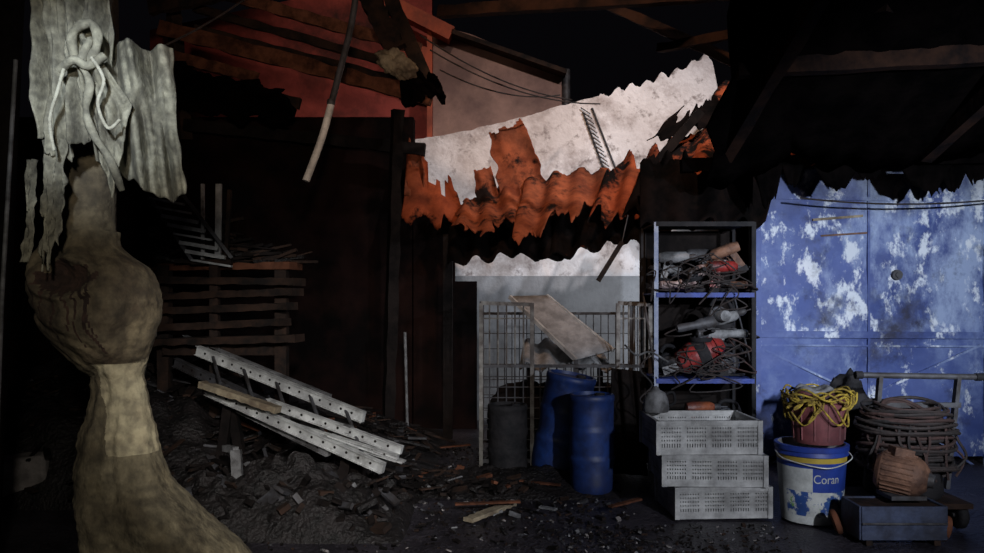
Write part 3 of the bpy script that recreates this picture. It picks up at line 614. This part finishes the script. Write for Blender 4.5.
for i in range(170):
    px=random.uniform(132,285); top=262-46*math.exp(-((px-185)/50)**2); v=random.uniform(top,262); dd=random.uniform(4.6,4.85)
    A=S(px,v,dd); l=random.uniform(.05,.28); a=random.uniform(-.7,.7); B=A+Vector((math.cos(a)*l,random.uniform(-.05,.05),math.sin(a)*l*.6))
    B.z=max(B.z,1.33); m.beam(A,B,random.uniform(.01,.05),random.uniform(.006,.02),random.choice([soot,charwood,charwood,wetash,soot,oldwood if i%4==0 else soot]))
m.done()
def rail(m,a,b,mt,w=.07,holes=True,t=.025):
    a=Vector(a);b=Vector(b); m.beam(a,b,t,w,mt); d=(b-a); L=d.length; dn=d.normalized(); x=dn.cross(Vector((0,0,1))).normalized(); z=x.cross(dn)
    for s in(-1,1): m.beam(a+z*s*w/2+x*.006,b+z*s*w/2+x*.006,t+.012,.004,mt)
    if holes:
        n=int(L/.07)
        for i in range(1,n): p=a+dn*(i*L/n); m.cyl(p+x*(t/2+.002),p-x*(t/2+.002),.007,soot,10)
m=M('aluminium_ladder')
A0,A1=S(198,350,4.55),S(364,417,4.05); B0,B1=S(208,390,4.2),S(384,468,3.75)
rail(m,A0,A1,steel,.055); rail(m,B0,B1,steel,.05)
for i in range(5):
    t=(i+.5)/5; m.cyl(A0.lerp(A1,t),B0.lerp(B1,t),.010,darksteel,8)
m.done()
for a,b,mt,w in [((268,402,4.1),(402,450,3.85),steel,.04),((222,394,4.3),(352,430,3.95),greypl,.035),((185,338,4.7),(330,398,4.3),greypl,.035),((176,362,4.6),(300,420,4.2),darksteel,.05),((290,425,4.0),(398,458,3.8),steel,.03),((240,408,4.2),(330,452,3.9),greypl,.04)]:
    m=M('slotted_steel_channel'); rail(m,S(*a),S(*b),mt,w); m.done()
m=M('flat_steel_strip'); m.beam(S(330,435,3.9),S(404,462,3.8),.06,.008,steel); m.done()
m=M('pale_timber_plank'); m.rough(S(202,384,4.1),S(278,410,3.95),.06,.035,palewood,2); m.done()
m=M('steel_bracket'); m.beam(S(236,450,3.8),S(240,515,3.75),.03,.05,greypl); m.beam(S(236,450,3.8),S(225,448,3.9),.03,.03,greypl); m.beam(S(240,515,3.75),G(242,3.75),.03,.03,darksteel); m.done()
m=M('timber_trestle')
for px,v,dd in((230,395,4.25),(350,440,3.95)):
    m.beam(S(px,v,dd)+Vector((0,0,-.01)),G(px-14,dd+.0),.05,.05,soot); m.beam(S(px,v,dd)+Vector((0,0,-.01)),G(px+18,dd+.1),.05,.05,soot)
m.done()
m=heap('rubble_pile',-1.75,-.40,3.45,4.2,.26,wetash,9,n=60)
for i in range(420):
    x=random.uniform(-1.7,-.45);y=random.uniform(3.5,4.15); m.box((x,y,random.uniform(.02,.22)),(random.uniform(.01,.12),random.uniform(.01,.06),random.uniform(.006,.03)),random.choice([soot,charwood,wetash,darksteel,greypl if i%9==0 else soot]),(random.uniform(-50,50),random.uniform(-50,50),random.uniform(0,180)))
m.done()
m=heap('ash_mound',-.6,.75,4.2,4.9,.09,wetash,19,n=50)
for i in range(260):
    x=random.uniform(-.5,.25);y=random.uniform(4.2,4.75); m.box((x,y,random.uniform(.02,.08)),(random.uniform(.01,.10),random.uniform(.01,.04),random.uniform(.006,.02)),random.choice([soot,charwood,wetash,oldwood if i%3==0 else soot,greypl if i%7==0 else soot]),(random.uniform(-30,30),random.uniform(-30,30),random.uniform(0,180)))
m.done()
m=M('thin_steel_post'); m.cyl(G(408,5.6),S(405,332,5.6),.011,greypl,8); m.box(G(408,5.6)+Vector((0,0,.02)),(.12,.12,.02),darksteel); m.done()
m=M('broken_louvre_window')
a,b,c,e=S(150,198,4.5),S(184,196,4.5),S(232,258,4.55),S(192,260,4.55)
m.beam(a,e,.02,.02,darksteel); m.beam(b,c,.02,.02,darksteel)
for i in range(8):
    t=i/7; m.beam(a.lerp(e,t),b.lerp(c,t)+Vector((0,0,-.05)),.03,.022 if i in(2,3,5,6) else .012,steel)
m.beam(S(203,184,4.6),S(203,262,4.6),.015,.02,steel); m.beam(S(219,184,4.6),S(218,262,4.6),.015,.035,steel); m.beam(S(230,190,4.6),S(226,262,4.6),.03,.02,charwood); m.beam(S(192,262,4.6),S(232,262,4.6),.04,.03,charwood)
m.beam(S(215,262,4.6),G(215,4.65),.05,.05,charwood)
m.done()
# ---------------- canvas wrapped post in foreground
m=M('canvas_wrapped_post'); dT=2.55
prof=[(232,50,117),(248,44,122),(258,39,132),(268,37,146),(285,36,154),(305,38,157),(325,43,156),(345,57,152),(360,74,146),(375,90,143),(392,94,147),(415,90,151),(440,82,158),(470,80,167),(500,80,190),(530,84,222),(553,86,248),(590,80,285),(640,68,320)]
V0,V1=232,640
def pint(v):
    for i in range(len(prof)-1):
        if prof[i][0]<=v<=prof[i+1][0]:
            t=(v-prof[i][0])/(prof[i+1][0]-prof[i][0]); p0=prof[max(i-1,0)];p1=prof[i];p2=prof[i+1];p3=prof[min(i+2,len(prof)-1)]
            out=[]
            for j in(1,2):
                m1=(p2[j]-p0[j])/(p2[0]-p0[0])*(p2[0]-p1[0]); m2=(p3[j]-p1[j])/(p3[0]-p1[0])*(p2[0]-p1[0])
                out.append((2*t**3-3*t*t+1)*p1[j]+(t**3-2*t*t+t)*m1+(-2*t**3+3*t*t)*p2[j]+(t**3-t*t)*m2)
            return out
    return prof[-1][1:]
NV,NU=260,200; vs=[];fs=[];mm=[]; kT=dT/F
for j in range(NV+1):
    v=V0+(V1-V0)*j/NV; l,r=pint(v); l+=3*nz1(v*.05,5)+1.5*nz1(v*.17,6); r+=3*nz1(v*.05,15)+1.5*nz1(v*.15,16)
    c=S((l+r)/2,v,dT); R=(r-l)/2*kT; ry=min(R*.85,.17)
    wdn=max(0,min(1,(v-365)/60)); wup=1-wdn
    for i in range(NU):
        a=2*math.pi*i/NU; ca,sa=math.cos(a),math.sin(a)
        fold1=noise.noise(Vector((ca*2.0+v*.004,sa*2.0,v*.005)))
        fold2=noise.noise(Vector((ca*4.5+v*.008,sa*4.5,v*.007)))
        cr=noise.noise(Vector((ca*1.8,sa*1.8+v*.012,v*.014)))
        cr2=noise.noise(Vector((ca*4,sa*4+v*.03,v*.03)))
        q=1+wdn*(.30*fold1+.10*fold2)+wup*(.26*cr+.09*cr2)+.015*noise.noise(Vector((ca*20,sa*20,v*.15)))
        p=c+Vector((ca*R*(.75+.25*q),sa*ry*q,0)); px=(l+r)/2+ca*(r-l)/2
        if sa<0:
            e=((px-88)/27)**2+((v-279)/16)**2
            if e<1: p.y+=.05*(1-e)
            elif abs(e-1.5)<.75: p.y-=.02*(1-abs(e-1.5)/.75)
            f=abs(v-(368+(px-110)*-.3+4*math.sin(px*.15)))
            if f<8: p.y+=.024*(1-f/8)
            f2=abs(v-(346+(px-110)*.5+3*math.sin(px*.11)))
            if f2<6: p.y+=.012*(1-f2/6)
        vs.append(p)
for j in range(NV):
    v=V0+(V1-V0)*(j+.5)/NV; l,r=pint(v)
    for i in range(NU):
        fs.append((j*NU+i,(j+1)*NU+i,(j+1)*NU+(i+1)%NU,j*NU+(i+1)%NU)); a=2*math.pi*(i+.5)/NU; px=(l+r)/2+math.cos(a)*(r-l)/2
        mt=barkup if v<362+14*noise.noise(Vector((px*.05,v*.02,2))) else bark
        if math.sin(a)<0:
            e=((px-88)/27)**2+((v-279)/14)**2
            if e<1.1+1.2*noise.noise(Vector((px*.12,v*.12,0))): mt=wound
            for (sx,sl,ln,w) in((78,.08,345,2.0),(104,.30,352,2.4),(112,.12,335,1.6),(68,.0,320,1.6),(90,.22,330,1.5),(97,.2,345,1.2),(58,-.05,312,1.4)):
                if 285<v<ln and abs(px-(sx+sl*(v-290)+2.5*math.sin(v*.12+sx)))<w*(1-.5*(v-288)/(ln-288)): mt=wound
            if 362<v<450 and px>110+16*noise.noise(Vector((v*.04,3,0)))+(v-366)*.15: mt=barkpale
        mm.append(mt)
fs.append(tuple(range(NU))); mm.append(bark)
m.add(vs,fs,mm,True)
pv=[];pf=[]
for j in range(41):
    v=-60+320*j/40
    for i in range(32):
        a=2*math.pi*i/32; q=1+.08*noise.noise(Vector((math.cos(a)*3,math.sin(a)*3,v*.01))); c=S(84+2*math.sin(v*.02),v,dT); pv.append(c+Vector((math.cos(a)*31*kT*q,math.sin(a)*28*kT*q,0)))
for j in range(40):
    for i in range(32): pf.append((j*32+i,(j+1)*32+i,(j+1)*32+(i+1)%32,j*32+(i+1)%32))
m.add(pv,pf,barkup,True)
m.done()
# ---------------- cloth
dC=2.28
def fold(nf,amp,seed,tp=.5):
    return lambda u,v:amp*(noise.noise(Vector((u*nf,v*1.2+u,seed)))*1.6+.7*noise.noise(Vector((u*nf*2.3,v*2+u*2,seed+3))))+.02*noise.noise(Vector((u*6,v*9,seed+9)))
m=M('hanging_canvas_cloth')
m.patch([S(34,150,dC),S(106,148,dC),S(108,-60,dC),(S(30,-60,dC))],110,80,clothm,off=fold(6,.06,1),lo=tear(0,.12,6,6),le=lambda v:.10*nz1(v*4,2),re=lambda v:1+.12*nz1(v*5,4))
m.patch([S(104,200,dC+.02),S(186,197,dC+.1),S(172,50,dC+.12),S(76,40,dC-.02)],110,70,clothm,off=fold(5,.07,8),lo=lambda u:.03+.04*math.sin(u*6)+.22*(1-u)**3+.04*nz1(u*9,3),re=lambda v:1+.06*nz1(v*6,9))
m.patch([S(84,110,dC-.05),S(112,198,dC-.04),S(132,105,dC-.04),S(74,20,dC-.05)],50,50,clothm,off=fold(3,.03,13))
m.patch([S(42,262,dC+.02),S(54,262,dC+.02),S(68,140,dC+.02),S(42,140,dC+.02)],20,40,clothm,off=fold(3,.02,5),lo=tear(.05,.2,3,5),le=lambda v:.3*nz1(v*6,1),re=lambda v:1+.3*nz1(v*6,2))
m.patch([S(20,262,dC+.3),S(30,262,dC+.3),S(38,160,dC+.3),S(28,160,dC+.3)],10,30,clothm,off=fold(2,.02,6))
m.tube(crv([S(75,60,dC-.06),S(72,38,dC-.08),S(80,26,dC-.09),S(92,24,dC-.09),S(98,38,dC-.09),S(94,54,dC-.09),S(84,62,dC-.08)],6),[.008+.004*abs(math.sin(i*.35)) for i in range(37)],clothm,10)
m.tube(crv([S(90,40,dC-.1),S(82,62,dC-.1),S(90,84,dC-.1),S(86,110,dC-.10),S(94,135,dC-.09),S(110,160,dC-.09),S(122,190,dC-.06)],6),[.006+.004*abs(math.sin(i*.35)) for i in range(37)],clothm,10)
m.tube(crv([S(60,70,dC-.09),S(74,60,dC-.11),S(88,66,dC-.11),S(104,56,dC-.09)],6),.010,clothm,10)
m.tube(crv([S(66,62,dC-.10),S(58,90,dC-.10),S(50,120,dC-.09),S(54,150,dC-.08)],6),.0025,cordm,8)
m.tube(crv([S(92,58,dC-.12),S(104,80,dC-.12),S(98,104,dC-.12),S(108,128,dC-.11),S(120,120,dC-.11)],6),.0025,cordm,8)
m.tube([S(40,-20,dC+.0),S(40,-140,dC)],.01,clothm,8)
m.done(thick=.005)
m=M('timber_post'); m.beam(S(14,-60,3.2),G(-14,3.2),.07,.07,soot); m.done()
m=M('steel_conduit_pipe'); m.cyl(S(16,60,2.9),S(2,300,2.9),.008,greypl,8); m.cyl(S(2,300,2.9),G(-8,2.9),.008,greypl,8); m.done()
m=M('fallen_concrete_block'); p=G(14,4.1); m.box((p.x,4.15,.12),(.36,.25,.3),concrete,(4,-5,10)); m.done(bevel=.02)
m=M('overhead_wires')
def sag(a,b,s,r=.005):
    a=Vector(a);b=Vector(b); m.tube([a.lerp(b,t/16)-Vector((0,0,s*4*(t/16)*(1-t/16))) for t in range(17)],r,cabl,5)
sag(S(95,72,3),S(270,-20,4),.05); sag(S(420,35,5.5),S(572,100,6.2),.08,.006); sag(S(430,50,5.5),S(600,104,6.3),.1,.006); sag(S(440,70,5.5),S(560,95,6.4),.08,.006)
sag(S(800,198,4.9),S(1010,198,4.9),.04,.006)
m.done()
m=M('debris_shadow_bars')  # dark bars laid on the wall in place of debris shadow
for i in range(14):
    t=i/13; p=S(585+22*t,112+62*t,6.98); m.cyl(p+Vector((-.04,0,.04)),p+Vector((.05,0,-.02)),.005,darksteel,5)
m.tube([S(583,112,6.99),S(606,176,6.99)],.010,darksteel,6); m.tube([S(592,108,6.99),S(616,170,6.99)],.010,darksteel,6); m.done()
m=M('scattered_rubble')
for i in range(4200):
    if i<3000: x=random.gauss(-.1,.8); y=3.3+2.4*random.random()**.8
    else: x=random.uniform(.3,2.6); y=random.uniform(3.2,3.72)
    if (i<3000 and x>.75) or x<-1.9: continue
    if i>=3000 and x>1.35 and y>3.3: continue
    s=random.uniform(.003,.013)*(1.8 if random.random()<.08 else 1)*(.75 if i>=3000 else 1)
    m.box((x,y,s*.4+.004),(s*random.uniform(.8,3),s,s*.6),random.choice([soot,charwood,darksteel,concrete if i%3==0 else soot,greypl if i%4==0 else charwood,soot,wetash]),(random.uniform(-30,30),random.uniform(-30,30),random.uniform(0,180)))
m.done()
m=M('broken_timber_board'); m.rough(S(468,524,3.75)+Vector((0,0,.02)),S(512,507,4.05)+Vector((0,0,.02)),.06,.02,palewood,4); m.done()
m=M('scrap_offcuts')
for a,b in [((405,462,5),(422,460,5)),((420,502,4.2),(450,490,4.3)),((520,488,4.4),(560,494,4.3)),((455,520,3.9),(520,515,3.95)),((400,480,4.6),(445,478,4.7)),((540,515,3.85),(556,520,3.8)),((610,520,3.85),(640,508,4)),((440,440,5.4),(470,436,5.5)),((400,432,5.5),(440,436,5.4))]:
    A=S(*a);B=S(*b);A.z=.06;B.z=.06; m.rough(A,B,.03,.01,random.choice([greypl,charwood,oldwood]),a[0])
m.done()
# ---------------- lights
def spot(name,loc,tgt,e,col,ang,blend=.5,size=.05):
    l=bpy.data.lights.new(name,'SPOT'); l.energy=e; l.color=col; l.spot_size=math.radians(ang); l.spot_blend=blend; l.shadow_soft_size=size
    o=bpy.data.objects.new(name,l); o.location=loc; o.rotation_euler=(Vector(tgt)-Vector(loc)).to_track_quat('-Z','Y').to_euler(); sc.collection.objects.link(o)
spot('cool_spot',(2.5,.6,1.75),(2.3,5.1,1.3),620,(.80,.88,1.0),50,1,.05)
spot('cool_spot',(1.9,.2,1.6),(.75,4.3,.35),270,(.87,.91,1.0),56,.9,.05)
spot('cool_spot',(1.45,5.5,1.35),(.3,7.0,1.25),55,(.9,.94,1.0),120,.7,.04)  # added fill hidden behind the shelf, brightens the wall under the roof
spot('high_spot',(3.2,2.5,6.0),(1.0,7.0,2.7),1050,(1.0,.94,.94),44,.9,.1)
spot('high_spot',(.2,3.2,4.6),(.9,6.0,2.0),230,(1.0,.64,.42),58,.7,.1)  # added warm fill for the orange roof sheets
spot('high_spot',(-1.0,2.0,7.5),(-.5,8.8,3.8),520,(1.0,.78,.66),44,1,.1)  # warm spot aimed at the neighbouring building's walls
spot('front_spot',(-.3,.1,1.6),(-1.4,2.6,1.0),50,(1.0,.93,.80),74,.9,.06)
spot('front_spot',(.1,.2,1.7),(-.95,4.3,.40),330,(1.0,.97,.93),36,.9,.05)  # aimed at the ladder and floor, power raised to brighten them
spot('front_spot',(-.6,.4,1.9),(-1.9,4.6,1.45),200,(.78,.88,1.0),20,1,.05)  # added narrow fill that picks out the louvre slats
spot('front_spot',(.0,.2,1.7),(-1.2,5.8,3.0),170,(1,.74,.56),36,1,.05)  # warm spot aimed up at the rafters
w=bpy.data.worlds.new('night_sky'); sc.world=w; w.use_nodes=True; w.node_tree.nodes['Background'].inputs[0].default_value=(.02,.018,.025,1); w.node_tree.nodes['Background'].inputs[1].default_value=.08
cam=bpy.data.cameras.new('camera'); cam.lens=28; cam.sensor_width=36; cam.shift_y=23.5/984; cam.clip_start=.02
co=bpy.data.objects.new('camera',cam); co.location=(0,0,H); co.rotation_euler=(math.radians(90),0,0); sc.collection.objects.link(co); sc.camera=co
